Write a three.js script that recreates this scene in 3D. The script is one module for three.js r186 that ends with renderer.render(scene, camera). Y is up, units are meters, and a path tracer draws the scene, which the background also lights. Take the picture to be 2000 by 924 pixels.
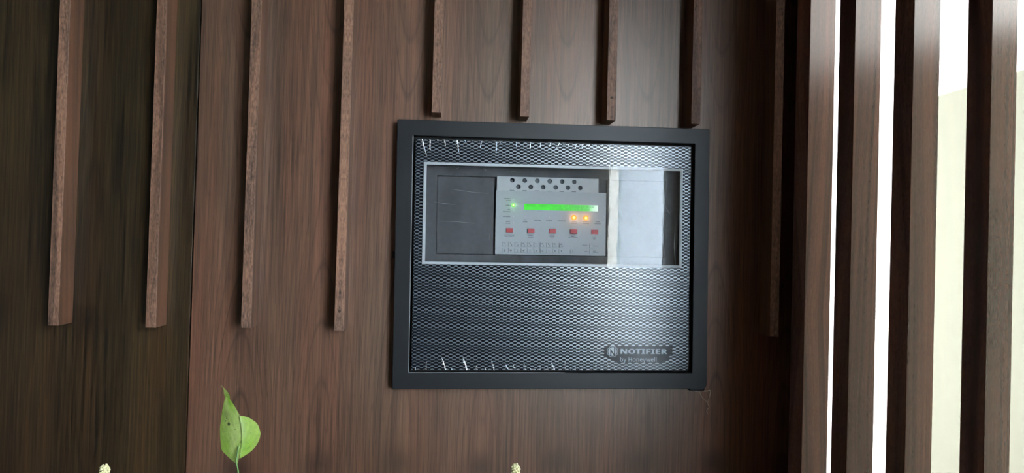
import * as THREE from 'three';
import { RoundedBoxGeometry } from 'three/addons/geometries/RoundedBoxGeometry.js';
import { mergeGeometries } from 'three/addons/utils/BufferGeometryUtils.js';

// ---------------------------------------------------------------- camera, sky, exposure
const scene = new THREE.Scene();
const camera = new THREE.PerspectiveCamera(2 * Math.atan(462 / 1356.23) * 180 / Math.PI, 2000 / 924, 0.05, 200);
camera.position.set(-0.20317, 1.51272, 1.35869);
camera.rotation.order = 'YXZ';
camera.rotation.set(0.017248, -0.08915, 0.026736);
scene.add(camera);
scene.background = new THREE.Color().setRGB(1.0, 1.0, 1.0);   // bright overcast sky
scene.backgroundIntensity = 22.0;
const renderer = new THREE.WebGLRenderer({ antialias: true });
renderer.toneMapping = THREE.LinearToneMapping;
renderer.toneMappingExposure = 1.38;
renderer.shadowMap.enabled = true;

// ---------------------------------------------------------------- helpers
let seed = 12345;
const rnd = () => { seed = (seed * 1664525 + 1013904223) >>> 0; return seed / 4294967296; };
const rr = (a, b) => a + (b - a) * rnd();
const TN = 256, table = new Float32Array(TN * TN);
for (let i = 0; i < table.length; i++) table[i] = rnd();
function noise(x, y) {                                     // value noise, 0..1
  const xi = Math.floor(x), yi = Math.floor(y), fx = x - xi, fy = y - yi;
  const u = fx * fx * (3 - 2 * fx), v = fy * fy * (3 - 2 * fy);
  const a = (xi & 255), b = ((xi + 1) & 255), c = (yi & 255) << 8, d = ((yi + 1) & 255) << 8;
  const p = table[a + c], q = table[b + c], r = table[a + d], s = table[b + d];
  return p + (q - p) * u + (r - p) * v + (p - q - r + s) * u * v;
}
const toS = (l) => { l = Math.min(1, Math.max(0, l)); return 255 * (l <= 0.0031308 ? 12.92 * l : 1.055 * Math.pow(l, 1 / 2.4) - 0.055); };
function dataTexture(w, h, fn) {                           // fn(i, j) gives linear rgb, j = 0 at the bottom
  const d = new Uint8Array(w * h * 4), c = [0, 0, 0];
  for (let j = 0; j < h; j++) for (let i = 0; i < w; i++) {
    fn(i, j, c); const k = (j * w + i) * 4;
    d[k] = toS(c[0]); d[k + 1] = toS(c[1]); d[k + 2] = toS(c[2]); d[k + 3] = 255;
  }
  const t = new THREE.DataTexture(d, w, h, THREE.RGBAFormat);
  t.colorSpace = THREE.SRGBColorSpace; t.magFilter = THREE.LinearFilter; t.minFilter = THREE.LinearMipmapLinearFilter; t.generateMipmaps = true;
  t.wrapS = t.wrapT = THREE.MirroredRepeatWrapping; t.needsUpdate = true;
  return t;
}
const used = {};
function numbered(n) { used[n] = (used[n] || 0) + 1; return used[n] === 1 ? n : n + '_' + String(used[n] - 1).padStart(3, '0'); }
function prep(o) { o.castShadow = true; o.receiveShadow = true; return o; }
function thing(name, label, category, pos, group) {
  const o = new THREE.Group(); o.name = numbered(name); o.position.set(...pos);
  o.userData = { label, category }; if (group) o.userData.group = group;
  scene.add(o); return o;
}
function part(name, geo, mat, parent, pos, label) {
  const m = prep(new THREE.Mesh(geo, mat)); m.name = name; if (pos) m.position.set(...pos);
  if (label) m.userData.label = label;
  parent.add(m); return m;
}
function struct(name, geo, mat, pos) {
  const m = prep(geo ? new THREE.Mesh(geo, mat) : new THREE.Group()); m.name = name; m.userData.kind = 'structure';
  if (pos) m.position.set(...pos); scene.add(m); return m;
}
function metreUV(g, sx, sy, ox = 0, oy = 0) {              // uv in metres by the way a face points, over a texture sx by sy metres
  const p = g.attributes.position, n = g.attributes.normal, uv = new Float32Array(p.count * 2);
  for (let i = 0; i < p.count; i++) {
    const ax = Math.abs(n.getX(i)), ay = Math.abs(n.getY(i)), az = Math.abs(n.getZ(i));
    let u, v;
    if (ax >= ay && ax >= az) { u = p.getZ(i) + 0.37; v = p.getY(i); } else if (az >= ay) { u = p.getX(i); v = p.getY(i); } else { u = p.getX(i); v = p.getZ(i); }
    uv[2 * i] = (u + ox) / sx; uv[2 * i + 1] = (v + oy) / sy;
  }
  g.setAttribute('uv', new THREE.BufferAttribute(uv, 2)); return g;
}
const box = (w, h, d, r = 0.001, seg = 1) => new RoundedBoxGeometry(w, h, d, seg, r);
const move = (g, x, y, z) => { g.translate(x, y, z); return g; };
function rectShape(x0, y0, x1, y1, r = 0, hole = false) {
  const s = hole ? new THREE.Path() : new THREE.Shape();
  if (!r) { s.moveTo(x0, y0); s.lineTo(x1, y0); s.lineTo(x1, y1); s.lineTo(x0, y1); s.lineTo(x0, y0); return s; }
  s.moveTo(x0 + r, y0); s.lineTo(x1 - r, y0); s.absarc(x1 - r, y0 + r, r, -Math.PI / 2, 0);
  s.lineTo(x1, y1 - r); s.absarc(x1 - r, y1 - r, r, 0, Math.PI / 2);
  s.lineTo(x0 + r, y1); s.absarc(x0 + r, y1 - r, r, Math.PI / 2, Math.PI);
  s.lineTo(x0, y0 + r); s.absarc(x0 + r, y0 + r, r, Math.PI, Math.PI * 1.5);
  return s;
}
function plate(shape, depth, bevel = 0) {                  // front face at z = 0, body behind it
  const g = new THREE.ExtrudeGeometry(shape, { depth: depth - 2 * bevel, bevelEnabled: bevel > 0, bevelSize: bevel, bevelThickness: bevel, bevelOffset: -bevel, bevelSegments: 2, curveSegments: 16 });
  g.translate(0, 0, -depth + bevel); return g;
}

// ---------------------------------------------------------------- wood
function veneer(pxW, pxH, W, H, ox, oy, base, o) {         // crown-cut veneer in slip-matched leaves
  const leaves = []; for (let i = 0; i < 40; i++) leaves.push([rr(-0.012, 0.012), rr(-0.02, 0.02), rr(0, 90), rr(0.9, 1.08)]);
  return dataTexture(pxW, pxH, (i, j, c) => {
    const x = ox + (i + 0.5) / pxW * W, y = oy + (j + 0.5) / pxH * H;
    const q = (x - o.x0) / o.leaf, li = Math.floor(q), L = leaves[(li + 20) % 40];
    let u = (q - li - 0.5) * o.leaf + L[0];
    u += 0.012 * (noise(y * 3.1 + L[2], x * 5) - 0.5) + 0.004 * (noise(y * 11 + L[2], x * 14) - 0.5);
    const yk = o.yk + L[1];
    const f = (u / 0.0775) ** 2 + o.amp * (1 - Math.cos((y - yk) * Math.PI * 2 / 1.1)) + 0.05 * noise(x * 9, y * 2.2) + 0.02 * noise(x * 40, y * 5 + L[2]);
    const ring = f * o.rings, fr = ring - Math.floor(ring), id = Math.floor(ring);
    const strength = 0.25 + 0.75 * noise(id * 3.7 + L[2], y * 2.3);
    const line = Math.exp(-(((fr - 0.9) / 0.055) ** 2)) * strength * 0.5 + fr * fr * 0.14;
    const fine = noise(x * 1100, y * 16) - 0.5, mid = noise(x * 330 + 7, y * 6) - 0.5, wide = noise(x * 22 + 3, y * 1.1) - 0.5, big = noise(x * 5 + 9, y * 2) - 0.5;
    const pore = Math.max(0, noise(x * 800 + 31, y * 45) - 0.72) * 1.3;
    const knot = Math.exp(-((u / 0.028) ** 2 + ((y - yk - 0.004) / 0.026) ** 2)) * (0.35 + 0.5 * noise(L[2], 3.5));
    const k = Math.max(0.2, 1 + (0.75 * fine + 0.6 * mid) * (o.contrast || 1) + o.wide * wide + 0.3 * big) * L[3] * (1 - line) * (1 - pore) * (1 - knot);
    const hue = 0.9 * (noise(x * 9 + 70, y * 1.6) - 0.5) + 0.9 * (noise(x * 60, y * 3 + 40) - 0.5);
    c[0] = base[0] * k * (1 + 0.17 * hue); c[1] = base[1] * k * (1 - 0.06 * hue); c[2] = base[2] * k * (1 - 0.1 * hue);
  });
}
function timber(pxW, pxH, W, H, base, fleck, dark) {       // solid timber: straight streaks, flecks of interlocked grain, slanting dark veins
  const s = rr(0, 200);
  return dataTexture(pxW, pxH, (i, j, c) => {
    const x = i / pxW * W, y = j / pxH * H;
    const vein = x + 0.02 * Math.sin(y * 4 + s) + 0.01 * noise(y * 7, s);
    const a = noise(vein * 120 + s, y * 2.5) - 0.5, b = noise(vein * 420 + s, y * 9) - 0.5, d = noise(x * 900 + s, y * 110) - 0.5;
    const e = noise(x * 500 + s, y * 260 + 9) - 0.5, big = noise(x * 14 + s, y * 6) - 0.5, low = noise(y * 2 + s, 4.5 + x * 3) - 0.5;
    const v = Math.max(0, noise(vein * 70 + s + 50, y * 1.3) - 0.62) * dark;
    const k = Math.max(0.15, (1 + 0.5 * a + 0.35 * b + fleck * (d + 0.8 * e) + 0.3 * big + 0.25 * low) * (1 - v));
    const hue = a + big;
    c[0] = base[0] * k * (1 + 0.08 * hue); c[1] = base[1] * k; c[2] = base[2] * k * (1 - 0.08 * hue);
  });
}
const VW = 1.30, VH = 1.20, VX = -0.70, VY = 1.0;
const texRight = veneer(2048, 1890, VW, VH, VX, VY, [0.145, 0.066, 0.040], { x0: -0.0575 - 0.155 * 10, leaf: 0.155, yk: 1.09, amp: 0.24, rings: 7, wide: 0.5 });
const texLeft = veneer(900, 1890, 0.56, VH, -1.24, VY, [0.037, 0.0215, 0.0085], { x0: -0.76, leaf: 0.19, yk: 1.35, amp: 0.12, rings: 6, wide: 1.0, contrast: 1.5 });  // olive board; the leftward falloff of light also darkens its base colour
const bump = (seedX, px, py, fx, fy) => { const t = dataTexture(px, py, (i, j, c) => { const v = 0.5 * noise(i * fx + seedX, j * fy) + 0.5 * noise(i * fx * 2.7, j * fy * 3 + seedX); c[0] = c[1] = c[2] = v; }); t.colorSpace = THREE.NoColorSpace; return t; };
const grainBump = bump(5, 1024, 512, 0.9, 0.05);
const M = {
  veneerRight: new THREE.MeshPhysicalMaterial({ map: texRight, roughness: 0.38, ior: 1.9, specularColor: new THREE.Color(1, 0.88, 0.78), bumpMap: grainBump, bumpScale: 0.00008 }),
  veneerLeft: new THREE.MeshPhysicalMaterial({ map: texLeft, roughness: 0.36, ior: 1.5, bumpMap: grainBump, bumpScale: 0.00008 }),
  batten: [0, 1, 2].map(() => new THREE.MeshStandardMaterial({ map: timber(160, 1024, 0.10, 0.64, [0.205, 0.105, 0.067], 0.75, 1.6), roughness: 0.55 })),
  battenSide: new THREE.MeshStandardMaterial({ map: timber(160, 1024, 0.10, 0.64, [0.125, 0.056, 0.030], 0.2, 1.2), roughness: 0.5 }),
  slat: [0, 1].map(() => new THREE.MeshPhysicalMaterial({ map: timber(360, 1536, 0.24, 1.02, [0.155, 0.061, 0.042], 0.35, 1.7), specularIntensity: 0.55, roughness: 0.26 })),
  carcass: new THREE.MeshStandardMaterial({ color: new THREE.Color(0.06, 0.035, 0.022), roughness: 0.8 }),
  plaster: new THREE.MeshStandardMaterial({ color: new THREE.Color(0.12, 0.11, 0.095), roughness: 0.9 }),
  cream: new THREE.MeshStandardMaterial({ color: new THREE.Color(0.405, 0.41, 0.34), roughness: 0.95 }),
  floor: new THREE.MeshStandardMaterial({ color: new THREE.Color(0.09, 0.075, 0.06), roughness: 0.5 }),
  paving: new THREE.MeshStandardMaterial({ color: new THREE.Color(0.62, 0.62, 0.60), roughness: 0.9 }),
  whiteMetal: new THREE.MeshStandardMaterial({ color: new THREE.Color(0.7, 0.7, 0.7), roughness: 0.4 }),
  tintGlass: new THREE.MeshPhysicalMaterial({ color: new THREE.Color(0.85, 0.93, 1.0), transmission: 1, thickness: 0, roughness: 0, ior: 1.5 }),
  dimmingGreenGlass: new THREE.MeshPhysicalMaterial({ color: new THREE.Color(0.95, 0.985, 0.975), transmission: 1, thickness: 0, roughness: 0, ior: 1.25 }),
  dimmingGlass: new THREE.MeshPhysicalMaterial({ color: new THREE.Color(0.37, 0.374, 0.366), transmission: 1, thickness: 0, roughness: 0, ior: 1.5 }),
  powder: new THREE.MeshStandardMaterial({ color: new THREE.Color(0.0065, 0.008, 0.0105), roughness: 0.41, bumpMap: bump(70, 512, 512, 0.5, 0.5), bumpScale: 0.00004 }),
  black: new THREE.MeshStandardMaterial({ color: new THREE.Color(0.008, 0.008, 0.009), roughness: 0.7 }),
  deadFront: new THREE.MeshStandardMaterial({ map: dataTexture(256, 256, (i, j, c) => { const k = 0.8 + 0.5 * (noise(i * 0.06, j * 0.02) - 0.5) + 0.35 * (noise(i * 0.25 + 9, j * 0.05) - 0.5) + 0.2 * (noise(i * 0.8, j * 0.8) - 0.5); c[0] = 0.080 * k; c[1] = 0.085 * k; c[2] = 0.095 * k; }), roughness: 0.6 }),
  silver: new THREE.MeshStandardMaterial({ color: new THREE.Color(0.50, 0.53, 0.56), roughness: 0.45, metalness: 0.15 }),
  greyPlate: new THREE.MeshStandardMaterial({ color: new THREE.Color(0.50, 0.53, 0.55), roughness: 0.5 }),
  pane: new THREE.MeshPhysicalMaterial({ color: 0xffffff, transmission: 1, thickness: 0, roughness: 0.0, ior: 1.33 }),
  wrinkle: new THREE.MeshPhysicalMaterial({ color: new THREE.Color(0.95, 0.96, 0.97), roughness: 0.26, ior: 2.1, clearcoat: 1, clearcoatRoughness: 0.26, transmission: 0.9, thickness: 0, side: THREE.DoubleSide }),
};
// protective film: clear, with faint drawn-out ripples that blur what it mirrors
{
  const t = dataTexture(1024, 512, (i, j, c) => { const v = 0.55 * noise(i * 0.06 + 3, j * 0.012) + 0.3 * noise(i * 0.2, j * 0.03 + 50) + 0.15 * noise(i * 0.02, j * 0.1 + 9); c[0] = c[1] = c[2] = v; });
  t.colorSpace = THREE.NoColorSpace; t.wrapS = t.wrapT = THREE.ClampToEdgeWrapping;
  M.film = new THREE.MeshPhysicalMaterial({ color: 0xffffff, transmission: 1, thickness: 0, roughness: 0.02, ior: 1.34, bumpMap: t, bumpScale: 0.000025, clearcoat: 0.9, clearcoatRoughness: 0.30 });
}

// ---------------------------------------------------------------- the setting
struct('floor', box(2.8, 0.1, 5.5, 0.001), M.floor, [-0.8, -0.05, 2.45]);
struct('ceiling', box(2.8, 0.1, 5.5, 0.001), M.plaster, [-0.8, 2.85, 2.45]);
struct('wall_left', box(0.1, 2.8, 5.5, 0.001), M.plaster, [-2.15, 1.4, 2.45]);
struct('wall_behind', box(2.8, 2.8, 0.1, 0.001), M.plaster, [-0.8, 1.4, 5.15]);
struct('wall_right', mergeGeometries([
  move(box(0.12, 2.8, 2.47, 0.001), 0.65, 1.4, 3.935),          // beyond the window
  move(box(0.12, 0.3, 3.0, 0.001), 0.65, 2.65, 1.0),          // over it
  move(box(0.12, 0.95, 1.58, 0.001), 0.65, 0.475, 2.05),         // sill
]), M.plaster);
// panelled wall: two veneered boards with a shadow joint, on a carcass, with the cut-out for the cabinet
const wallBack = struct('wall_back', null, null, [0, 0, 0]);
{
  const g = plate(rectShape(-0.6838, 0, 0.57, 2.8), 0.012, 0.0003);
  const s = rectShape(-0.6838, 0, 0.57, 2.8); s.holes.push(rectShape(-0.298, 1.252, 0.298, 1.748, 0, true));
  g.dispose();
  const right = plate(s, 0.012, 0.0003); metreUV(right, VW, VH, -VX, -VY);
  part('panel', right, M.veneerRight, wallBack);
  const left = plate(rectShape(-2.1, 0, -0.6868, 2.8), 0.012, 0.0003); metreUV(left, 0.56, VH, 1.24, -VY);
  part('panel', left, M.veneerLeft, wallBack, null, 'olive brown veneered board left of the joint, darkened for light falloff');
  const cs = rectShape(-2.1, 0, 0.566, 2.8); cs.holes.push(rectShape(-0.302, 1.246, 0.302, 1.754, 0, true));
  const carcass = plate(cs, 0.13); carcass.translate(0, 0, -0.0125);
  part('backing_board', carcass, M.carcass, wallBack);
}
// full-height window on the right: the pane nearest the wall fixed, then two further panes
const win = struct('window_1', null, null, [0.61, 0, 0]);
part('window_frame', mergeGeometries([
  move(box(0.05, 2.5, 0.05, 0.002), 0, 1.25, -0.34),
  move(box(0.05, 0.05, 1.62, 0.002), 0, 0.025, 0.46),
  move(box(0.05, 0.05, 1.62, 0.002), 0, 2.475, 0.46),
]), M.whiteMetal, win);
part('window_pane', box(0.006, 2.42, 1.62, 0.001), M.dimmingGlass, win, [0, 1.25, 0.49]);  // dark tint added to cut the daylight from the court
const win2 = struct('window_2', null, null, [0.66, 0, 0]);
part('window_frame', mergeGeometries([
  move(box(0.05, 0.04, 1.58, 0.002), 0, 0.97, 2.05), move(box(0.05, 0.04, 1.58, 0.002), 0, 2.47, 2.05),
  move(box(0.05, 1.46, 0.035, 0.002), 0, 1.72, 1.32),
]), M.whiteMetal, win2);
part('window_pane', box(0.006, 1.46, 0.91, 0.001), M.tintGlass, win2, [0, 1.72, 1.795]);
part('window_pane', box(0.006, 1.46, 0.43, 0.001), M.dimmingGreenGlass, win2, [0.012, 1.72, 2.475]);  // extra pane added to dim the bright strip mirrored in the cabinet
// outside: paving, and a narrow court behind the slats with a cream boundary wall
struct('ground', box(80, 0.1, 80, 0.001), M.paving, [40.72, -0.06, 10]);
struct('added_dark_ground', box(1.3, 0.04, 3.3, 0.002), M.floor, [1.37, 0.01, -0.25]);  // unseen dark slab, added to cut light bounced onto the cream wall
struct('wall_garden', box(0.15, 2.28, 3.2, 0.002), M.cream, [2.1, 1.13, -0.2]);
struct('added_court_wall', box(1.15, 2.9, 0.12, 0.002), M.cream, [1.6, 1.44, 1.5]);  // unseen wall, added to block side light from the boundary wall
struct('added_overhang', box(1.0, 0.1, 3.4, 0.002), M.plaster, [1.12, 3.15, -0.3]);  // unseen slab, added so the cream wall darkens downwards
struct('wall_upper', box(0.12, 0.6, 5.0, 0.002), M.plaster, [0.66, 3.1, 0.6]);

// ---------------------------------------------------------------- battens on the panelled wall
const battenX = (i) => -0.9138 + 0.16736 * i, BW = 0.0180, BD = 0.048, YT = 2.62;
const battenWords = [
  'long brown timber batten, leftmost on the wall, far left of the vertical joint',
  'long brown timber batten just left of the vertical joint between the boards',
  'long brown timber batten right of the vertical joint, above the green leaf',
  'long pale brown timber batten nearest the left side of the black alarm cabinet',
  'short timber batten ending above the left end of the alarm cabinet',
  'short timber batten ending above the middle of the cabinet, second from left of four',
  'short timber batten with a nail hole above the cabinet, third from left of four',
  'short timber batten ending above the right top corner of the alarm cabinet',
  'long shaded timber batten between the alarm cabinet and the angled slats',
];
const battenMade = [];
for (let i = 0; i < 9; i++) {
  const upper = i >= 4 && i <= 7, yb = (upper ? 1.7643 : 1.3531) + [0, -0.001, 0.001, -0.001, 0, 0, 0, 0, 0][i], h = YT - yb;
  // veneered stick with a raw sawn front edge
  const g = box(BW, h, BD - 0.002, 0.0008); metreUV(g, 0.10, 0.64, 0.03 * i + 0.01, 0.27 * i + h / 2);
  const b = prep(new THREE.Mesh(g, M.battenSide)); b.name = numbered('wood_batten');
  const e = box(BW, h, 0.003, 0.0008); metreUV(e, 0.10, 0.64, 0.03 * i + 0.01, 0.27 * i + h / 2);
  part('front_edge', e, M.batten[i % 3], b, [0, 0, BD / 2 - 0.0015 + 0.0010], 'pale raw sawn front edge');
  b.position.set(battenX(i) + BW / 2, yb + h / 2, BD / 2 - 0.0008);
  b.userData = { label: battenWords[i], category: 'batten', group: upper ? 'short battens above the cabinet' : 'long battens on the panelled wall' };
  scene.add(b); battenMade.push(b);
}
function nailHole(b, y, r) { part('nail_hole', new THREE.CylinderGeometry(r, r, 0.0012, 12).rotateX(Math.PI / 2), M.carcass, b, [0, y - b.position.y, BD / 2 + 0.0011]); }
nailHole(battenMade[6], 1.808, 0.0028); nailHole(battenMade[3], 1.388, 0.0028);

// ---------------------------------------------------------------- angled slats before the window
const slatWords = [
  'angled walnut slat standing nearest the panelled wall, first of the row',
  'angled walnut slat second from the panelled wall, after the narrowest bright gap',
  'angled walnut slat third from the panelled wall, between two white gaps',
  'angled walnut slat fourth from the panelled wall, at the right edge of view',
  'angled walnut slat fifth from the panelled wall, last of the row, outside the picture',
];
const SA = 33.7 * Math.PI / 180, SX = 0.481, SZ = 0.075, SP = 0.1537, SW = 0.0995, ST = 0.0275;
for (let i = 0; i < 5; i++) {
  const g = box(SW, 2.79, ST, 0.0012); metreUV(g, 0.24, 1.02, 0.05 + 0.07 * i, 0.31 * i);
  const s = prep(new THREE.Mesh(g, M.slat[i % 2])); s.name = numbered('angled_slat');
  const cx = SX - i * SP * 0.012, cz = SZ + i * SP;
  s.position.set(cx + SW / 2 * Math.cos(SA) - ST / 2 * Math.sin(SA), 1.4, cz - SW / 2 * Math.sin(SA) - ST / 2 * Math.cos(SA));
  s.rotation.order = 'ZYX'; s.rotation.y = SA; s.rotation.z = -[0.0012, 0.002, 0.005, 0.005, 0, 0, 0, 0][i];
  s.userData = { label: slatWords[i], category: 'slat', group: 'angled slats of the window screen' };
  scene.add(s);
}

// ---------------------------------------------------------------- fire alarm panel
const mm = 0.001;
const alarm = thing('fire_alarm_panel', 'black fire alarm control cabinet with a lit display window, fixed on the panelled wall', 'alarm panel', [0, 1.5, 0.0249]);
alarm.rotation.order = 'YXZ'; alarm.rotation.y = -0.003; alarm.rotation.z = 0.009874;
{
  // cabinet let into the wall
  const bs = rectShape(-0.290, -0.240, 0.290, 0.240); bs.holes.push(rectShape(-0.286, -0.236, 0.286, 0.236, 0, true));
  const sides = plate(bs, 0.085); sides.translate(0, 0, -0.0225);
  const back = plate(rectShape(-0.290, -0.240, 0.290, 0.240), 0.003); back.translate(0, 0, -0.1076);
  part('backbox', mergeGeometries([sides, back]), M.black, alarm);
  const fs = new THREE.Shape();
  const X0 = -0.3066, X1 = 0.3066, Y0 = -0.2568, Y1 = 0.2567, r = 0.003, rb = 0.009;
  fs.moveTo(X0 + r, Y0); fs.lineTo(X1 - rb, Y0); fs.absarc(X1 - rb, Y0 + rb, rb, -Math.PI / 2, 0); fs.lineTo(X1, Y1 - r); fs.absarc(X1 - r, Y1 - r, r, 0, Math.PI / 2);
  fs.lineTo(X0 + r, Y1); fs.absarc(X0 + r, Y1 - r, r, Math.PI / 2, Math.PI); fs.lineTo(X0, Y0 + r); fs.absarc(X0 + r, Y0 + r, r, Math.PI, Math.PI * 1.5);
  fs.holes.push(rectShape(-0.2768, -0.2258, 0.2768, 0.2265, 0.0015, true));
  part('door_frame', plate(fs, 0.0185, 0.0009), M.powder, alarm);
  const gs = rectShape(-0.285, -0.235, 0.285, 0.235); gs.holes.push(rectShape(-0.262, -0.212, 0.262, 0.212, 0, true));
  const gk = plate(gs, 0.003); gk.translate(0, 0, -0.0188); part('gasket', gk, M.black, alarm);
}
// printed dress plate: scalloped silver print on black
const PX0 = -271.5, PX1 = 271.5, PY0 = -222, PY1 = 221.5, PS = 2048 / (PX1 - PX0);
function plateCanvas(paint) {
  const c = document.createElement('canvas'); c.width = 2048; c.height = Math.round((PY1 - PY0) * PS);
  const k = c.getContext('2d'); k.setTransform(PS, 0, 0, PS, -PX0 * PS, PY1 * PS); paint(k);   // millimetres, y downwards
  const t = new THREE.CanvasTexture(c); t.magFilter = THREE.LinearFilter; return t;
}
function scallops(k) {
  const px = 13.75, py = 6.42;
  for (let j = 0; ; j++) {
    const y = -222 + j * py / 2; if (y > 225) break;
    for (let i = 0; ; i++) {
      const x = -273 + i * px + (j % 2) * px / 2; if (x > 274) break;
      const dx = x, dy = -y;                                // clear field round the maker's mark
      if (dx > 100 && dx < 242 && dy < -172 && dy > -211) {
        const top = -175.5, bot = dx < 130 ? -197 - (dx - 112) * 0.45 : dx > 212 ? -207 + (dx - 212) * 0.5 : -207.5;
        const l = dy > -197 ? 104 : 104 + (-197 - dy) * 2.4;
        if (dy < top && dy > bot && dx > l && dx < 240) continue;
      }
      k.beginPath(); k.ellipse(x, y + 1.25, 4.1, 2.75, 0, Math.PI, 0); k.quadraticCurveTo(x, y + 0.7, x - 4.1, y + 1.25); k.fill();
    }
  }
}
function makersMark(k) {
  const cx = 118.9, cy = 185.2;
  k.lineWidth = 0.9; k.beginPath(); k.arc(cx, cy, 10.6, 0, 7); k.stroke();
  k.beginPath(); k.arc(cx, cy, 8.6, 0, 7); k.fill();
  const f = k.fillStyle; k.fillStyle = k.ground;
  k.beginPath(); k.moveTo(cx - 4.6, cy + 9.2); k.lineTo(cx - 4.6, cy - 6); k.lineTo(cx + 2.9, cy + 4.8); k.lineTo(cx + 2.9, cy - 9.2); k.lineTo(cx + 5.2, cy - 9.2); k.lineTo(cx + 5.2, cy + 9); k.lineTo(cx + 3.2, cy + 9); k.lineTo(cx - 2.4, cy + 1); k.lineTo(cx - 2.4, cy + 9.4); k.fill();
  k.fillStyle = f;
  k.save(); k.textBaseline = 'alphabetic'; k.textAlign = 'left';
  k.font = 'bold 13px sans-serif'; const w = k.measureText('NOTIFIER').width;
  k.save(); k.translate(133.2, 189.6); k.scale(95 / w, 0.98); k.fillText('NOTIFIER', 0, 0); k.lineWidth = 0.5; k.strokeText('NOTIFIER', 0, 0); k.restore();
  k.font = '11.6px sans-serif'; const w2 = k.measureText('by Honeywell').width;
  k.save(); k.translate(133.2, 204.6); k.scale(75 / w2, 1); k.fillText('by Honeywell', 0, 0); k.restore();
  k.restore();
}
{
  const colour = plateCanvas((k) => { k.fillStyle = k.ground = 'rgb(15,19,27)'; k.fillRect(-300, -300, 600, 600); k.fillStyle = 'rgb(140,146,152)'; scallops(k); k.fillStyle = k.strokeStyle = 'rgb(150,160,170)'; makersMark(k); });
  colour.colorSpace = THREE.SRGBColorSpace;
  const metal = plateCanvas((k) => { k.fillStyle = k.ground = 'rgb(0,76,0)'; k.fillRect(-300, -300, 600, 600); k.fillStyle = 'rgb(0,84,235)'; scallops(k); k.fillStyle = k.strokeStyle = 'rgb(0,110,90)'; makersMark(k); });
  const s = rectShape(PX0 * mm, PY0 * mm, PX1 * mm, PY1 * mm); s.holes.push(rectShape(-0.2498, -0.0142, 0.2498, 0.1724, 0, true));
  const g = plate(s, 0.002), p = g.attributes.position, uv = g.attributes.uv;
  for (let i = 0; i < p.count; i++) uv.setXY(i, (p.getX(i) / mm - PX0) / (PX1 - PX0), (p.getY(i) / mm - PY0) / (PY1 - PY0));
  g.translate(0, 0, -0.008);
  part('dress_plate', g, new THREE.MeshPhysicalMaterial({ map: colour, metalnessMap: metal, roughnessMap: metal, metalness: 1, roughness: 1, specularIntensity: 0.1, clearcoat: 0.6, clearcoatRoughness: 0.17 }), alarm);
  const b = rectShape(-0.2552, -0.0188, 0.2552, 0.1774); b.holes.push(rectShape(-0.2496, -0.0140, 0.2496, 0.1722, 0, true));
  const bg = plate(b, 0.0012, 0.0002); bg.translate(0, 0, -0.0070); part('window_border', bg, M.silver, alarm);
  const pg = new THREE.PlaneGeometry(0.51, 0.196); part('viewing_pane', pg, M.pane, alarm, [0, 0.0793, -0.0102]);
}
// clear protective film, with crinkles where it was cut at the door edge
const film = part('protective_film', new THREE.PlaneGeometry(0.514, 0.2).translate(0, 0.0793, 0), M.film, alarm, [0, -0.0002, -0.0055], 'clear peel-off film crinkled along its edges');
function crinkle(x, y, tx, len, w, dir) {                   // a folded tongue of film standing off the plate: base on the edge, tip inwards
  const pos = [], idx = [], N = 6, flat = Math.min(0.13, Math.max(0.03, 0.115 - (x + 200) * 0.0003)) * rr(0.8, 1.1);   // folds taller to the left, their slopes set to mirror the window
  for (let k = 0; k <= N; k++) {
    const t = k / N, cx = x + (tx - x) * (t * 0.8 + 0.2 * t * t), cy = y + dir * len * t, hw = w * 0.42 * (1 - t) ** 0.75 + 0.12, hz = flat * w * (1 - t) ** 0.75 + 0.02;
    const sk = (tx - x) * 0.12;
    pos.push(cx - hw, cy, 0.08, cx - hw * 0.55 + sk, cy, 0.08 + hz, cx + hw * 0.1, cy, 0.08 + hz * 0.45, cx + hw * 0.25, cy, 0.08 + hz * 0.85, cx + hw, cy, 0.08);
  }
  for (let k = 0; k < N; k++) for (let j = 0; j < 4; j++) { if (k < 3 && j === 1 && w > 4.5) continue; const a = k * 5 + j, b = a + 5; idx.push(a, a + 1, b, a + 1, b + 1, b); }
  const g = new THREE.BufferGeometry(); g.setAttribute('position', new THREE.Float32BufferAttribute(pos.map((v) => v * mm), 3)); g.setIndex(idx);
  const f = g.toNonIndexed(); f.computeVertexNormals(); return f;
}
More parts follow.
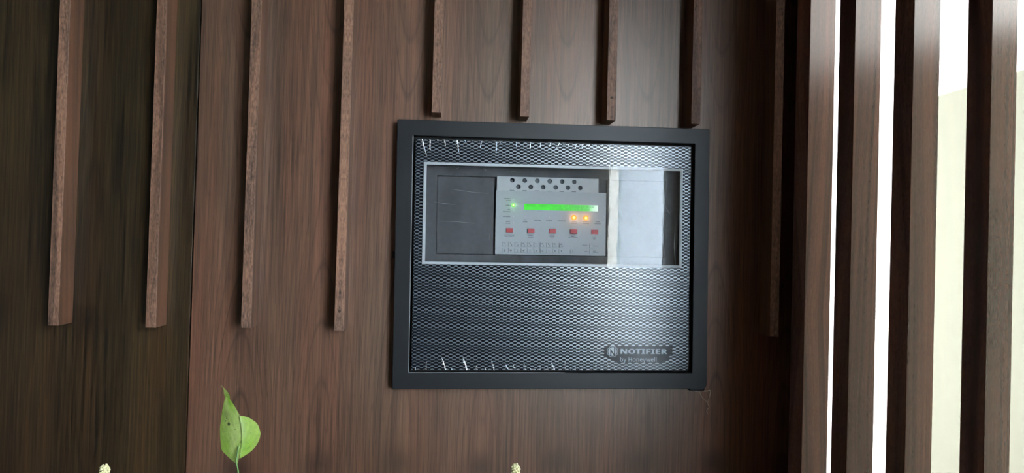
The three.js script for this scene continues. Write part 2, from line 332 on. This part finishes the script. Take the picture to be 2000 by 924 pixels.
{
  const topX = (u) => -276 + (u - 808) * 1.0082, botX = (u) => -276.2 + (u - 799) * 1.0025, TY = 221, BY = -221.5;
  const T = [[823, 835, 36, 7], [838, 840, 23, 6], [866, 870, 17, 4], [889, 895, 27, 9], [936, 936, 16, 6], [965, 967, 24, 6], [1003, 1006, 14, 5], [1030, 1032, 15, 6], [1051, 1051, 10, 5], [1071, 1069, 9, 4], [1087, 1083, 11, 6],
    [854, 854, 4, 3], [906, 907, 5, 4], [973, 975, 5, 5], [1097, 1098, 6, 3], [1107, 1106, 7, 3], [1121, 1120, 9, 3], [1134, 1133, 8, 4], [1147, 1146, 7, 3], [1160, 1161, 5, 3], [1173, 1171, 5, 4], [1189, 1187, 8, 5], [1200, 1200, 4, 3], [1226, 1227, 5, 3], [1243, 1243, 4, 4], [1258, 1260, 6, 4], [1274, 1276, 11, 6], [1284, 1289, 16, 5], [1296, 1293, 9, 4], [1308, 1309, 5, 3], [1318, 1319, 9, 4], [1334, 1331, 10, 5], [1346, 1349, 9, 4]];
  const B = [[811, 811, 6, 3], [830, 833, 18, 5], [867, 861, 24, 7], [907, 901, 25, 9], [927, 928, 11, 5], [960, 956, 20, 5], [988, 983, 12, 5], [1001, 998, 12, 5], [1021, 1019, 16, 5], [1040, 1040, 7, 3], [1050, 1051, 12, 4], [1077, 1072, 15, 8], [1098, 1099, 18, 6], [1119, 1119, 12, 4], [1132, 1135, 14, 5], [1160, 1159, 15, 5], [1183, 1184, 14, 9],
    [880, 880, 5, 3], [945, 944, 5, 3], [990, 992, 5, 3], [1008, 1011, 8, 3], [1032, 1031, 6, 3], [1058, 1059, 6, 3], [1066, 1065, 7, 3], [1110, 1111, 6, 3], [1150, 1151, 6, 3], [1172, 1171, 8, 4], [1196, 1194, 10, 5], [1206, 1208, 8, 4], [1218, 1219, 5, 4], [1231, 1230, 5, 3], [1246, 1247, 5, 4], [1262, 1261, 4, 3], [1280, 1281, 6, 3], [1297, 1296, 5, 3], [1309, 1311, 6, 3], [1323, 1324, 13, 6], [1335, 1334, 6, 3], [1347, 1345, 14, 5]];
  for (const [u, t, l, w] of T) part('crinkle', crinkle(topX(u), TY, topX(t), l, w, -1), M.wrinkle, film);
  for (const [u, t, l, w] of B) part('crinkle', crinkle(botX(u), BY, botX(t), l, w, 1), M.wrinkle, film);
  // ragged cut along the right side, and thin cut lips along top and bottom
  const rag = (n, at, lift, wide) => {
    const pos = [], idx = [];
    for (let k = 0; k <= n; k++) { const t = k / n, [x, y, nx, ny] = at(t), w = wide * (0.25 + 1.3 * noise(k * 0.37 + wide * 9, 2.2) ** 2), z = lift * (0.3 + noise(k * 0.5, 7.7)); pos.push(x, y, 0.1, x + nx * w * 0.5, y + ny * w * 0.5, z + 0.3, x + nx * w, y + ny * w, 0.1); }
    for (let k = 0; k < n; k++) for (let j = 0; j < 2; j++) { const a = k * 3 + j, b = a + 3; idx.push(a, a + 1, b, a + 1, b + 1, b); }
    const g = new THREE.BufferGeometry(); g.setAttribute('position', new THREE.Float32BufferAttribute(pos.map((v) => v * mm), 3)); g.setIndex(idx);
    const f = g.toNonIndexed(); f.computeVertexNormals(); return f;
  };
  part('cut_edge', rag(160, (t) => [271, 221 - 442 * t, -1, 0], 0.7, 3.2), M.wrinkle, film);
  part('cut_edge', rag(200, (t) => [-266 + 536 * t, 221, 0, -1], 0.4, 1.5), M.wrinkle, film);
  part('cut_edge', rag(200, (t) => [-266 + 536 * t, -221.4, 0, 1], 0.4, 1.3), M.wrinkle, film);
  // scratches and specks on the film
  const white = new THREE.MeshStandardMaterial({ color: new THREE.Color(0.42, 0.45, 0.47), roughness: 0.6 }), dark = new THREE.MeshStandardMaterial({ color: new THREE.Color(0.10, 0.12, 0.13), roughness: 0.7 });
  const mark = (pts, w, m) => {
    const pos = [], idx = [];
    pts.forEach(([x, y], k) => { const a = pts[Math.max(0, k - 1)], b = pts[Math.min(pts.length - 1, k + 1)], dx = b[0] - a[0], dy = b[1] - a[1], l = Math.hypot(dx, dy) || 1, h = w / 2 * (k === 0 || k === pts.length - 1 ? 0.3 : 1); pos.push(x - dy / l * h, y + dx / l * h, 0.15, x + dy / l * h, y - dx / l * h, 0.15); });
    for (let k = 0; k < pts.length - 1; k++) { const a = k * 2; idx.push(a, a + 1, a + 2, a + 1, a + 3, a + 2); }
    const g = new THREE.BufferGeometry(); g.setAttribute('position', new THREE.Float32BufferAttribute(pos.map((v) => v * mm), 3)); g.setIndex(idx); g.computeVertexNormals();
    part('scratch', g, m, film);
  };
  const P = (u, v) => [-276.2 + (u - 803.5) * 1.0055 + (v - 498) * 0.0095 , 225.5 - (v - 274 - (u - 1080) * 0.014) * 0.997];
  mark([[845, 396], [866, 399], [887, 401]].map((q) => P(...q)), 0.5, white);
  mark([[858, 433], [890, 434], [925, 437]].map((q) => P(...q)), 0.45, white);
  mark([[880, 371], [893, 373], [915, 376], [950, 379]].map((q) => P(...q)), 0.4, white);
  mark([[953, 455], [952, 470]].map((q) => P(...q)), 0.5, white);
  mark([[1297, 400], [1306, 415], [1311, 410]].map((q) => P(...q)), 0.5, white);
  mark([[1318, 440], [1316, 480], [1319, 518]].map((q) => P(...q)), 1.2, white);
  mark([[993, 335], [1010, 337]].map((q) => P(...q)), 0.5, white);
  mark([[940, 330], [945, 334]].map((q) => P(...q)), 1.0, white);
  mark([[887, 332], [893, 329]].map((q) => P(...q)), 1.0, white);
  mark([[1171, 381], [1175, 383]].map((q) => P(...q)), 1.3, white); mark([[1177, 379], [1179, 384]].map((q) => P(...q)), 0.9, white); mark([[1180, 380], [1181, 384]].map((q) => P(...q)), 0.9, white);
  mark([[1113, 375], [1114, 381]].map((q) => P(...q)), 0.8, white);
  mark([[1197, 404], [1194, 413]].map((q) => P(...q)), 1.0, dark);
  mark([[1222, 416], [1225, 412]].map((q) => P(...q)), 0.8, dark); mark([[1238, 418], [1243, 414], [1247, 407]].map((q) => P(...q)), 0.8, dark); mark([[1241, 405], [1246, 408]].map((q) => P(...q)), 0.7, dark); mark([[1240, 420], [1248, 423]].map((q) => P(...q)), 0.6, dark); mark([[1256, 406], [1258, 405]].map((q) => P(...q)), 0.7, dark);
  mark([[831, 606], [835, 603], [838, 605]].map((q) => P(...q)), 0.8, white);
  mark([[992, 292], [999, 296]].map((q) => P(...q)), 0.7, white);
}
// dead front behind the window, with blank plates and the control module
const ZF = -0.035;
{
  const s = rectShape(-0.286, -0.06, 0.286, 0.236); const g = plate(s, 0.0015); g.translate(0, 0, ZF - 0.012);
  part('dead_front', g, M.deadFront, alarm);
  const frame = rectShape(-0.284, -0.05, 0.284, 0.234); frame.holes.push(rectShape(-0.2295, 0.0, 0.2295, 0.1545, 0, true));
  const fg = plate(frame, 0.0105, 0.0004); fg.translate(0, 0, ZF - 0.0005); part('trim_frame', fg, M.deadFront, alarm);
  const b1 = plate(rectShape(-0.2285, 0.001, -0.1176, 0.1535, 0.001), 0.009, 0.0005); b1.translate(0, 0, ZF - 0.001); part('blank_plate', b1, M.deadFront, alarm);
  const b2 = plate(rectShape(0.1105, 0.001, 0.2285, 0.1535, 0.001), 0.009, 0.0005); b2.translate(0, 0, ZF - 0.001); part('blank_plate', b2, M.deadFront, alarm);
  // upper plate with two rows of round openings
  const ts = rectShape(-0.1120, 0.1278, 0.0918, 0.1560);
  const holes = []; for (const [x, y] of [[-81.8, 149], [-56.9, 149], [-31.9, 149], [-7, 148.9], [17.9, 148.9], [42.7, 148.9], [-69.4, 136.3], [-44.7, 136.4], [-19.8, 136.6], [5.2, 136.7], [30, 136.8], [54.8, 136.9]]) { holes.push([x, y]); const h = new THREE.Path(); h.absarc(x * mm, y * mm, 0.0046, 0, Math.PI * 2, true); ts.holes.push(h); }
  const tg = plate(ts, 0.0035, 0.0002); tg.translate(0, 0, ZF); const tp = part('hole_plate', tg, M.greyPlate, alarm, null, 'pale grey plate with twelve round holes');
  const holeDiscM = new THREE.MeshStandardMaterial({ color: new THREE.Color(0.10, 0.12, 0.14), roughness: 0.5 });
  for (const [x, y] of holes) part('hole_disc', new THREE.CylinderGeometry(0.0036, 0.0036, 0.004, 14).rotateX(Math.PI / 2), holeDiscM, tp, [(x + 0.6) * mm, y * mm, ZF - 0.0078]);  // grey disc set back in each opening, a little to the right
  for (let k = 0; k < 6; k++) part('label_slot', box(0.009, 0.0008, 0.0006, 0.0002), M.black, tp, [(-82 + 24.8 * k) * mm, 0.1287, ZF]);
}
// printed face of the control module, shared by its plate, keys and buttons
const KX0 = -113.6, KX1 = 107.8, KY0 = 1.4, KY1 = 127.8, KS = 2048 / (KX1 - KX0);
const faceTex = (() => {
  const c = document.createElement('canvas'); c.width = 2048; c.height = Math.round((KY1 - KY0) * KS); const k = c.getContext('2d');
  k.setTransform(KS, 0, 0, KS, -KX0 * KS, KY1 * KS);
  k.fillStyle = 'rgb(173,179,185)'; k.fillRect(-200, -200, 400, 400);
  k.fillStyle = 'rgb(52,58,66)'; k.textBaseline = 'middle';
  const txt = (s, x, y, h, align = 'center', bold = 'bold ') => { k.textAlign = align; k.font = bold + h + 'px sans-serif'; k.fillText(s, x, -y); };
  txt('CONTROLS', -84.5, 112.6, 2.7, 'right'); txt('ACTIVE', -84.5, 108.8, 2.7, 'right'); txt('POWER', -84.5, 99.2, 2.7, 'right');
  txt('PRE-', -84.5, 90.6, 2.7, 'right'); txt('DISCHARGE', -84.5, 86.6, 2.7, 'right'); txt('DISCHARGE', -84.5, 77.2, 2.7, 'right'); txt('ABORT', -84.5, 67.4, 2.7, 'right'); txt('ACTIVE', -84.5, 63.6, 2.7, 'right');
  txt('FIRE', -55, 71.2, 2.7); txt('ALARM', -55, 67.2, 2.7); txt('PREALARM', -30.6, 71, 2.7); txt('SECURITY', -7, 70.8, 2.7); txt('SUPERVISORY', 18.6, 70.6, 2.7);
  txt('SYSTEM', 43, 70.4, 2.7); txt('TROUBLE', 43, 66.6, 2.7); txt('SIGNALS', 67, 70.4, 2.7); txt('SILENCED', 67, 66.6, 2.7); txt('POINT', 91, 70.2, 2.7); txt('DISABLED', 91, 66.4, 2.7);
  txt('ACKNOWLEDGE/', -86, 40.6, 2.8); txt('SCROLL DISPLAY', -86, 37.0, 2.3); txt('SIGNAL', -43.4, 40.4, 2.8); txt('SILENCE', -43.4, 36.4, 2.8); txt('SYSTEM', -0.4, 40.2, 2.8); txt('RESET', -0.4, 36.2, 2.8);
  txt('DRILL', 41.8, 40.2, 2.8); txt('HOLD 2 SECONDS', 41.8, 36.8, 2.3); txt('LAMP', 84.8, 40, 2.8); txt('TEST', 84.8, 36, 2.8);
  txt('PREVIOUS', 71, 22.2, 2.2, 'right'); txt('NEXT', 71, 10, 2.2, 'right'); txt('SELECTION', 82, 21.4, 2.1, 'left'); txt('ENTER', 82, 11.4, 2.1, 'left'); txt('SELECTION', 82, 8, 2.1, 'left');
  const d = '1234567890', sy = '!@#$%^&*()', q = 'QWERTYUIOP';
  for (let i = 0; i < 10; i++) { const x = -99 + 12.65 * i; txt(d[i], x + 2.6, 23.6, 4.2); txt(sy[i], x + 5.0, 20.0, 3.2); k.lineWidth = 0.3; txt(q[i], x + 3.6, 9.7, 4.6); }
  txt('/', 40.6, 9.5, 4.6); txt('▲', 79.2, 21.4, 2.6); txt('▼', 79.2, 9.4, 2.6);
  const t = new THREE.CanvasTexture(c); t.colorSpace = THREE.SRGBColorSpace; t.magFilter = THREE.LinearFilter; return t;
})();
const faceMat = new THREE.MeshStandardMaterial({ map: faceTex, roughness: 0.5 });
function faceUV(g, ox = 0, oy = 0) { const p = g.attributes.position, uv = new Float32Array(p.count * 2); for (let i = 0; i < p.count; i++) { uv[2 * i] = ((p.getX(i) + ox) / mm - KX0) / (KX1 - KX0); uv[2 * i + 1] = ((p.getY(i) + oy) / mm - KY0) / (KY1 - KY0); } g.setAttribute('uv', new THREE.BufferAttribute(uv, 2)); return g; }
{
  const s = rectShape(KX0 * mm, KY0 * mm, KX1 * mm, KY1 * mm, 0.001);
  s.holes.push(rectShape(-0.0571, 0.0905, 0.0919, 0.1026, 0.0004, true));
  const g = plate(s, 0.004, 0.0002); faceUV(g); g.translate(0, 0, ZF);
  const mod = part('control_module', g, faceMat, alarm, null, 'grey keypad module with green display and red buttons');
  // keys: ten digits, ten letters, three more
  const key = (x, y) => { const kg = box(0.0088, 0.0086, 0.0024, 0.0005); faceUV(kg, (x + 3.4) * mm, y * mm); part('key', kg, faceMat, mod, [(x + 3.4) * mm, y * mm, ZF + 0.0012]); };
  for (let i = 0; i < 10; i++) { key(-99 + 12.65 * i, 22); key(-99 + 12.65 * i, 9.7); }
  key(37.2, 9.3); key(76.2, 21.6); key(76.3, 9.6);
  const red = new THREE.MeshStandardMaterial({ color: new THREE.Color(0.52, 0.055, 0.07), roughness: 0.4 });
  for (const x of [-86.3, -43.5, -0.6, 41.8, 84.6]) part('button', box(0.0134, 0.0086, 0.0044, 0.0008, 2), red, mod, [(x + 0.5) * mm, 0.0493, ZF + 0.0015]);
  // liquid-crystal display, backlit green
  const c = document.createElement('canvas'); c.width = 1024; c.height = 84; const k = c.getContext('2d');
  const gr = k.createLinearGradient(0, 0, 1024, 0); gr.addColorStop(0, 'rgb(52,224,10)'); gr.addColorStop(0.45, 'rgb(56,222,20)'); gr.addColorStop(0.85, 'rgb(92,214,80)'); gr.addColorStop(0.93, 'rgb(190,245,205)'); gr.addColorStop(1, 'rgb(225,255,235)');
  k.fillStyle = gr; k.fillRect(0, 0, 1024, 84);
  k.fillStyle = 'rgba(20,110,40,0.45)'; k.font = 'bold 37px monospace'; k.textBaseline = 'middle';
  const fit = (t, x, y, w) => { const m = k.measureText(t).width; k.save(); k.translate(x, y); k.scale(w / m, 1); k.fillText(t, 0, 0); k.restore(); };
  fit('TROUBL SMOKE(PHOTO) 3F DISABLED ROOM', 10, 24, 960); fit('10:29A 072118 D100', 350, 62, 560);
  const lt = new THREE.CanvasTexture(c); lt.colorSpace = THREE.SRGBColorSpace; lt.magFilter = THREE.LinearFilter;
  part('display', new THREE.PlaneGeometry(0.149, 0.0121), new THREE.MeshStandardMaterial({ color: 0x0a1a0a, roughness: 0.4, emissive: 0xffffff, emissiveMap: lt, emissiveIntensity: 0.72 }), mod, [0.0174, 0.09655, ZF - 0.0022]);
  // indicator lamps
  const off = new THREE.MeshStandardMaterial({ color: new THREE.Color(0.62, 0.64, 0.65), roughness: 0.3 });
  const dome = new THREE.SphereGeometry(0.0012, 12, 8);
  for (const [x, y] of [[-79, 111], [-79, 88.5], [-79, 77], [-79, 65], [-55.1, 75.8], [-30.6, 76.3], [-7.1, 76.8], [17.6, 76.8], [90.9, 77.2]]) part('indicator', dome, off, mod, [x * mm, y * mm, ZF + 0.0002]);
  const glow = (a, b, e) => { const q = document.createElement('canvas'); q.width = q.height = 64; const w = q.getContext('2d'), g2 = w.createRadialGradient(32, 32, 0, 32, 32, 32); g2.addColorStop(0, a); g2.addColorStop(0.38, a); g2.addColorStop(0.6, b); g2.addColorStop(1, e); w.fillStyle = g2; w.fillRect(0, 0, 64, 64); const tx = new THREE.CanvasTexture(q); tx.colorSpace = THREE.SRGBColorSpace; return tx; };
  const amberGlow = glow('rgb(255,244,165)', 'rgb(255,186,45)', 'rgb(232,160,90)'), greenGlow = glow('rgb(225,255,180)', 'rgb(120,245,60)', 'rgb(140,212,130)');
  const lamp = (x, y, r, col, map, power, label) => {          // lens widened, its rim colours painting the bloom round the lit die
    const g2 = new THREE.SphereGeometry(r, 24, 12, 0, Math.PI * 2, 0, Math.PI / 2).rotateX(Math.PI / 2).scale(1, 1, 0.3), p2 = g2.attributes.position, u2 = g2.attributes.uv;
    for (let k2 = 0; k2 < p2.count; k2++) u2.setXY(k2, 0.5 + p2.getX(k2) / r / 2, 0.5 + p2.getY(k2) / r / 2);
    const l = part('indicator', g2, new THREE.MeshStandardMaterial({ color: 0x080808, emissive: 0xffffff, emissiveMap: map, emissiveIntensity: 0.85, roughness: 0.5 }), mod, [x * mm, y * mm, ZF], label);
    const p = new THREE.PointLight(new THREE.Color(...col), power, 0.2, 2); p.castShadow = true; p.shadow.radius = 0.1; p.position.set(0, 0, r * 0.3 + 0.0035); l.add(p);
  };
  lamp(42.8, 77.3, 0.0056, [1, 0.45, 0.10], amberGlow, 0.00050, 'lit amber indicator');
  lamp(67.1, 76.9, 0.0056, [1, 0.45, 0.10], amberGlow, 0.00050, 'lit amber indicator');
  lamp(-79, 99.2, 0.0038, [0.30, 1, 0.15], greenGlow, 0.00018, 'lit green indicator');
  const glintGrey = new THREE.MeshStandardMaterial({ color: new THREE.Color(0.30, 0.31, 0.31), roughness: 0.5 });  // pale grey stands in for light glinting on the inner flange
  part('edge_glint', mergeGeometries([move(box(0.0010, 0.4525, 0.0012, 0.0003), -0.2763, 0.0002, -0.0009), move(box(0.30, 0.0008, 0.0012, 0.0003), -0.126, -0.2254, -0.0012)]), glintGrey, alarm, null, 'thin pale strip for the glint on the inner edge');
  // hinge knuckle on the left and latch foot at the lower right corner
  part('hinge', new THREE.CylinderGeometry(0.0035, 0.0035, 0.014, 16), M.black, alarm, [-0.3075, -0.002, -0.009]);
  part('latch', box(0.032, 0.007, 0.014, 0.0025, 2), M.powder, alarm, [0.288, -0.2580, -0.0095]);
  part('latch_glint', new THREE.CylinderGeometry(0.0032, 0.0032, 0.003, 14), M.silver, alarm, [0.287, -0.2612, -0.007]);  // silver disc standing in for the glint on the latch
}
// thread caught at the corner
{
  const tube = (pts, r) => new THREE.TubeGeometry(new THREE.CatmullRomCurve3(pts.map((p) => new THREE.Vector3(...p))), 40, r, 6);
  const m = new THREE.MeshStandardMaterial({ color: new THREE.Color(0.55, 0.44, 0.31), roughness: 0.8 });
  const t = prep(new THREE.Mesh(mergeGeometries([
    tube([[0.298, 1.240, 0.018], [0.301, 1.232, 0.016], [0.309, 1.223, 0.013], [0.3175, 1.2165, 0.01]], 0.0008),
    tube([[0.303, 1.2415, 0.020], [0.313, 1.2405, 0.017], [0.3205, 1.2415, 0.015], [0.3215, 1.233, 0.012], [0.3175, 1.2165, 0.01], [0.322, 1.206, 0.006], [0.3185, 1.200, 0.004], [0.320, 1.193, 0.003]], 0.0009),
  ]), m)); t.name = 'loose_thread'; t.userData = { label: 'thin loose brown thread hanging below the lower right corner of the cabinet', category: 'thread' };
  scene.add(t);
}

// ---------------------------------------------------------------- planter with peace lilies in front of the wall
const soilY = 0.692;
{
  const p = thing('planter_box', 'long dark grey planter standing on the floor below the cabinet, out of view', 'planter', [-0.37, 0, 0.45]);
  const s = rectShape(-0.55, -0.12, 0.55, 0.12, 0.01); s.holes.push(rectShape(-0.535, -0.105, 0.535, 0.105, 0.006, true));
  const g = new THREE.ExtrudeGeometry(s, { depth: 0.69, bevelEnabled: false }); g.rotateX(-Math.PI / 2);
  part('planter_shell', g, M.powder, p); part('planter_soil', box(1.066, 0.03, 0.206, 0.002), M.carcass, p, [0, 0.676, 0]);
}
const leafTex = dataTexture(256, 512, (i, j, c) => {
  const u = i / 256, v = j / 512, a = Math.abs(u - 0.5) * 2;
  const vein = 0.5 + 0.5 * Math.sin((v * 46 - a * 26) + 1.5 * noise(u * 9, v * 9)), n = noise(u * 14, v * 22), n2 = noise(u * 60, v * 60);
  let k = 0.92 + 0.1 * vein + 0.22 * (n - 0.5) + 0.12 * (n2 - 0.5); const pale = 0.18 * noise(u * 5 + 8, v * 5);
  c[0] = (0.20 + pale) * k; c[1] = (0.36 + pale * 0.6) * k; c[2] = (0.025 + pale * 0.7) * k;
  if (u > 0.62) { c[0] *= 0.72; c[1] *= 0.80; c[2] *= 0.5; }      // the side lobe of the spathe is a deeper green
  const brown = (x, y, r, e) => Math.exp(-1 * (((u - x) / r) ** 2 + ((v - y) / (r * 0.55)) ** 2) ** e);
  let b = Math.max(brown(0.25, 0.50, 0.042, 2.5), brown(0.15, 0.535, 0.018, 2), brown(0.43, 0.44, 0.012, 2), 0.45 * brown(0.17, 0.62, 0.12, 1) * (0.3 + n2), 0.9 * brown(0.18, 0.57, 0.02, 2), 0.7 * brown(0.22, 0.56, 0.014, 2), 0.8 * brown(0.56, 0.87, 0.07, 1.2) * n2, 0.6 * brown(0.6, 0.28, 0.03, 1.5));
  if (n2 > 0.83 && v > 0.15 && v < 0.9) b = Math.max(b, 0.28);
  c[0] = c[0] * (1 - b) + 0.035 * b; c[1] = c[1] * (1 - b) + 0.028 * b; c[2] = c[2] * (1 - b) + 0.012 * b;
});
const spatheM = new THREE.MeshPhysicalMaterial({ map: leafTex, roughness: 0.5, transmission: 0.25, thickness: 0, side: THREE.DoubleSide });
const leafM = new THREE.MeshPhysicalMaterial({ color: new THREE.Color(0.05, 0.16, 0.03), roughness: 0.45, side: THREE.DoubleSide });
const stemM = new THREE.MeshStandardMaterial({ color: new THREE.Color(0.075, 0.155, 0.03), roughness: 0.5 });
const spadixM = new THREE.MeshStandardMaterial({ color: new THREE.Color(0.62, 0.57, 0.32), roughness: 0.7 });
function stem(pts, r0, r1) {
  const c = new THREE.CatmullRomCurve3(pts.map((p) => new THREE.Vector3(...p))), g = new THREE.TubeGeometry(c, 30, 1, 10), p = g.attributes.position, v = new THREE.Vector3(), q = new THREE.Vector3();
  for (let i = 0; i < p.count; i++) { const t = Math.floor(i / 11) / 30; c.getPointAt(t, q); v.fromBufferAttribute(p, i).sub(q).multiplyScalar(r0 + (r1 - r0) * t).add(q); p.setXYZ(i, v.x, v.y, v.z); }
  g.computeVertexNormals(); return g;
}
function surface(fn, nu, nv) {
  const pos = [], uv = [], idx = [];
  for (let j = 0; j <= nv; j++) for (let i = 0; i <= nu; i++) { const p = fn(i / nu, j / nv); pos.push(...p); uv.push(i / nu, j / nv); }
  for (let j = 0; j < nv; j++) for (let i = 0; i < nu; i++) { const a = j * (nu + 1) + i, b = a + nu + 1; idx.push(a, a + 1, b, a + 1, b + 1, b); }
  const g = new THREE.BufferGeometry(); g.setAttribute('position', new THREE.Float32BufferAttribute(pos, 3)); g.setAttribute('uv', new THREE.Float32BufferAttribute(uv, 2)); g.setIndex(idx); g.computeVertexNormals(); return g;
}
function foliage(plant, n, turn) {                          // ordinary leaves, all below the picture
  for (let k = 0; k < n; k++) {
    const a = turn + k * 2.4, rad = 0.022 + 0.01 * (k % 3), h = 0.30 + 0.07 * (k % 3), tx = Math.cos(a), tz = Math.sin(a) * 0.7;
    part('leaf_stalk', stem([[0.01 * tx, 0, 0.01 * tz], [0.03 * tx, h * 0.5, 0.03 * tz], [rad * tx, h, rad * tz]], 0.003, 0.002), stemM, plant);
    part('leaf', surface((u, v) => { const w = 0.022 * Math.sin(Math.PI * Math.min(1, v * 0.97 + 0.03)) ** 0.8 * (1 - 0.35 * v), s = (u - 0.5) * 2, d = rad + 0.055 * v, y = h + 0.09 * v - 0.09 * v * v; return [tx * d - tz * s * w, y + 0.010 * Math.abs(s), tz * d + tx * s * w]; }, 6, 12), leafM, plant);
  }
}
{
  const lily = thing('peace_lily', 'green peace lily spathe with brown spots and a curled tip, in front of the joint', 'plant', [-0.43, soilY, 0.45]);
  const base = [-0.43, soilY, 0.45], L = (x, y, z) => [x - base[0], y - base[1], z - base[2]];
  part('flower_stem', stem([[0, 0, 0], [-0.012, 0.2, 0.004], L(-0.4555, 1.16, 0.455), L(-0.4578, 1.2198, 0.4580), L(-0.4606, 1.2321, 0.4590), L(-0.4615, 1.2398, 0.4590), L(-0.4613, 1.2482, 0.4575), L(-0.4602, 1.2553, 0.4545)], 0.0042, 0.0009), stemM, lily);
  // rows of the spathe: height, then the x of its two sides; a folded front lobe, the lobe behind the midrib, the curled tip
  const front = [[1.3153, -0.4789, -0.4771], [1.3114, -0.4816, -0.4738], [1.3062, -0.4830, -0.4699], [1.2998, -0.4846, -0.4659], [1.2921, -0.4859, -0.4613], [1.2837, -0.4868, -0.4591], [1.2753, -0.4877, -0.4578], [1.2663, -0.4874, -0.4572], [1.2572, -0.4861, -0.4575], [1.2508, -0.4850, -0.4585], [1.2463, -0.4832, -0.4592], [1.2418, -0.4775, -0.4600], [1.2366, -0.4704, -0.4608], [1.2321, -0.4634, -0.4615]];
  const side = [[1.2927, -0.4613, -0.4607], [1.2901, -0.4606, -0.4550], [1.2869, -0.4598, -0.4505], [1.2785, -0.4583, -0.4433], [1.2675, -0.4572, -0.4398], [1.2611, -0.4573, -0.4399], [1.2547, -0.4577, -0.4415], [1.2482, -0.4584, -0.4453], [1.2437, -0.4588, -0.4495], [1.2392, -0.4596, -0.4574]];
  const curl = [[1.3301, -0.4870, -0.4866], [1.3275, -0.4856, -0.4844], [1.3250, -0.4845, -0.4821], [1.3217, -0.4839, -0.4792], [1.3179, -0.4837, -0.4765], [1.3140, -0.4829, -0.4758], [1.3088, -0.4821, -0.4775]];
  const y0 = front[front.length - 1][0], y1 = 1.329;
  const lobe = (R, u0, u1, zf) => {
    const g = surface((u, v) => {
      const t = v * (R.length - 1), k = Math.min(R.length - 2, Math.floor(t)), f = t - k, a0 = R[Math.max(0, k - 1)], a1 = R[k], a2 = R[k + 1], a3 = R[Math.min(R.length - 1, k + 2)];
      const m = (a) => a1[a] + 0.5 * f * (a2[a] - a0[a] + f * (2 * a0[a] - 5 * a1[a] + 4 * a2[a] - a3[a] + f * (3 * (a1[a] - a2[a]) + a3[a] - a0[a])));
      const l = m(1), r = m(2); return L(l + (r - l) * u, m(0), zf(u, v, r - l));
    }, 14, 40);
    const p = g.attributes.position, q = g.attributes.uv;
    for (let k = 0; k < p.count; k++) q.setXY(k, u0 + (u1 - u0) * q.getX(k), (p.getY(k) + base[1] - y0) / (y1 - y0));
    return g;
  };
  part('spathe', mergeGeometries([
    lobe(front, 0, 0.62, (u, v, w) => 0.4525 - 0.30 * w * (1 - u) ** 1.6 - 0.004 * (1 - v)),
    lobe(side, 0.62, 1, (u, v, w) => 0.4525 - 1.1 * w * u ** 1.3),
    lobe(curl, 0.3, 0.6, (u, v, w) => 0.447 - 0.006 * v + 0.35 * w * u),
  ]), spatheM, lily);
  foliage(lily, 7, 0.4);
}
function spadixPlant(x, topY, z, label, lean) {
  const plant = thing('peace_lily', label, 'plant', [x, soilY, z]), h = topY - soilY;
  part('flower_stem', stem([[0, 0, 0], [lean * 0.6, h * 0.5, 0.004], [lean * 0.2, h - 0.07, 0.002], [0, h - 0.05, 0]], 0.0038, 0.003), stemM, plant);
  const g = [], N = 150; g.push(move(new THREE.CapsuleGeometry(0.0042, 0.042, 6, 12).toNonIndexed(), 0, h - 0.026, 0));
  for (let k = 0; k < N; k++) {
    const t = k / N, a = k * 2.39996, y = -0.051 + 0.0505 * t, cap = Math.min(1, (1 - t) * 7), r = 0.0047 * Math.sqrt(Math.max(0, 1 - (1 - cap) ** 2)) + 0.0002;
    g.push(move(new THREE.IcosahedronGeometry(0.0013 + 0.0003 * ((k * 7) % 3), 0), Math.cos(a) * r, h + y, Math.sin(a) * r));
  }
  for (const q of g) { q.deleteAttribute('uv'); }
  part('spadix', mergeGeometries(g), spadixM, plant, null, 'knobbly cream flower spike');
  part('spathe', surface((u, v) => { const w = 0.024 * Math.sin(Math.PI * v) ** 0.7, s = (u - 0.5) * 2; return [lean + s * w + 0.03 * Math.sign(lean), h - 0.062 - 0.085 * v, -0.012 - 0.03 * v + 0.012 * s * s]; }, 8, 14), spatheM, plant);
  foliage(plant, 7, x * 9);
}
spadixPlant(-0.622, 1.231, 0.45, 'tip of a cream flower spike at the bottom edge, left of the green leaf', -0.006);
spadixPlant(-0.109, 1.2315, 0.45, 'tip of a cream flower spike at the bottom edge, below the alarm cabinet', 0.006);

renderer.render(scene, camera);
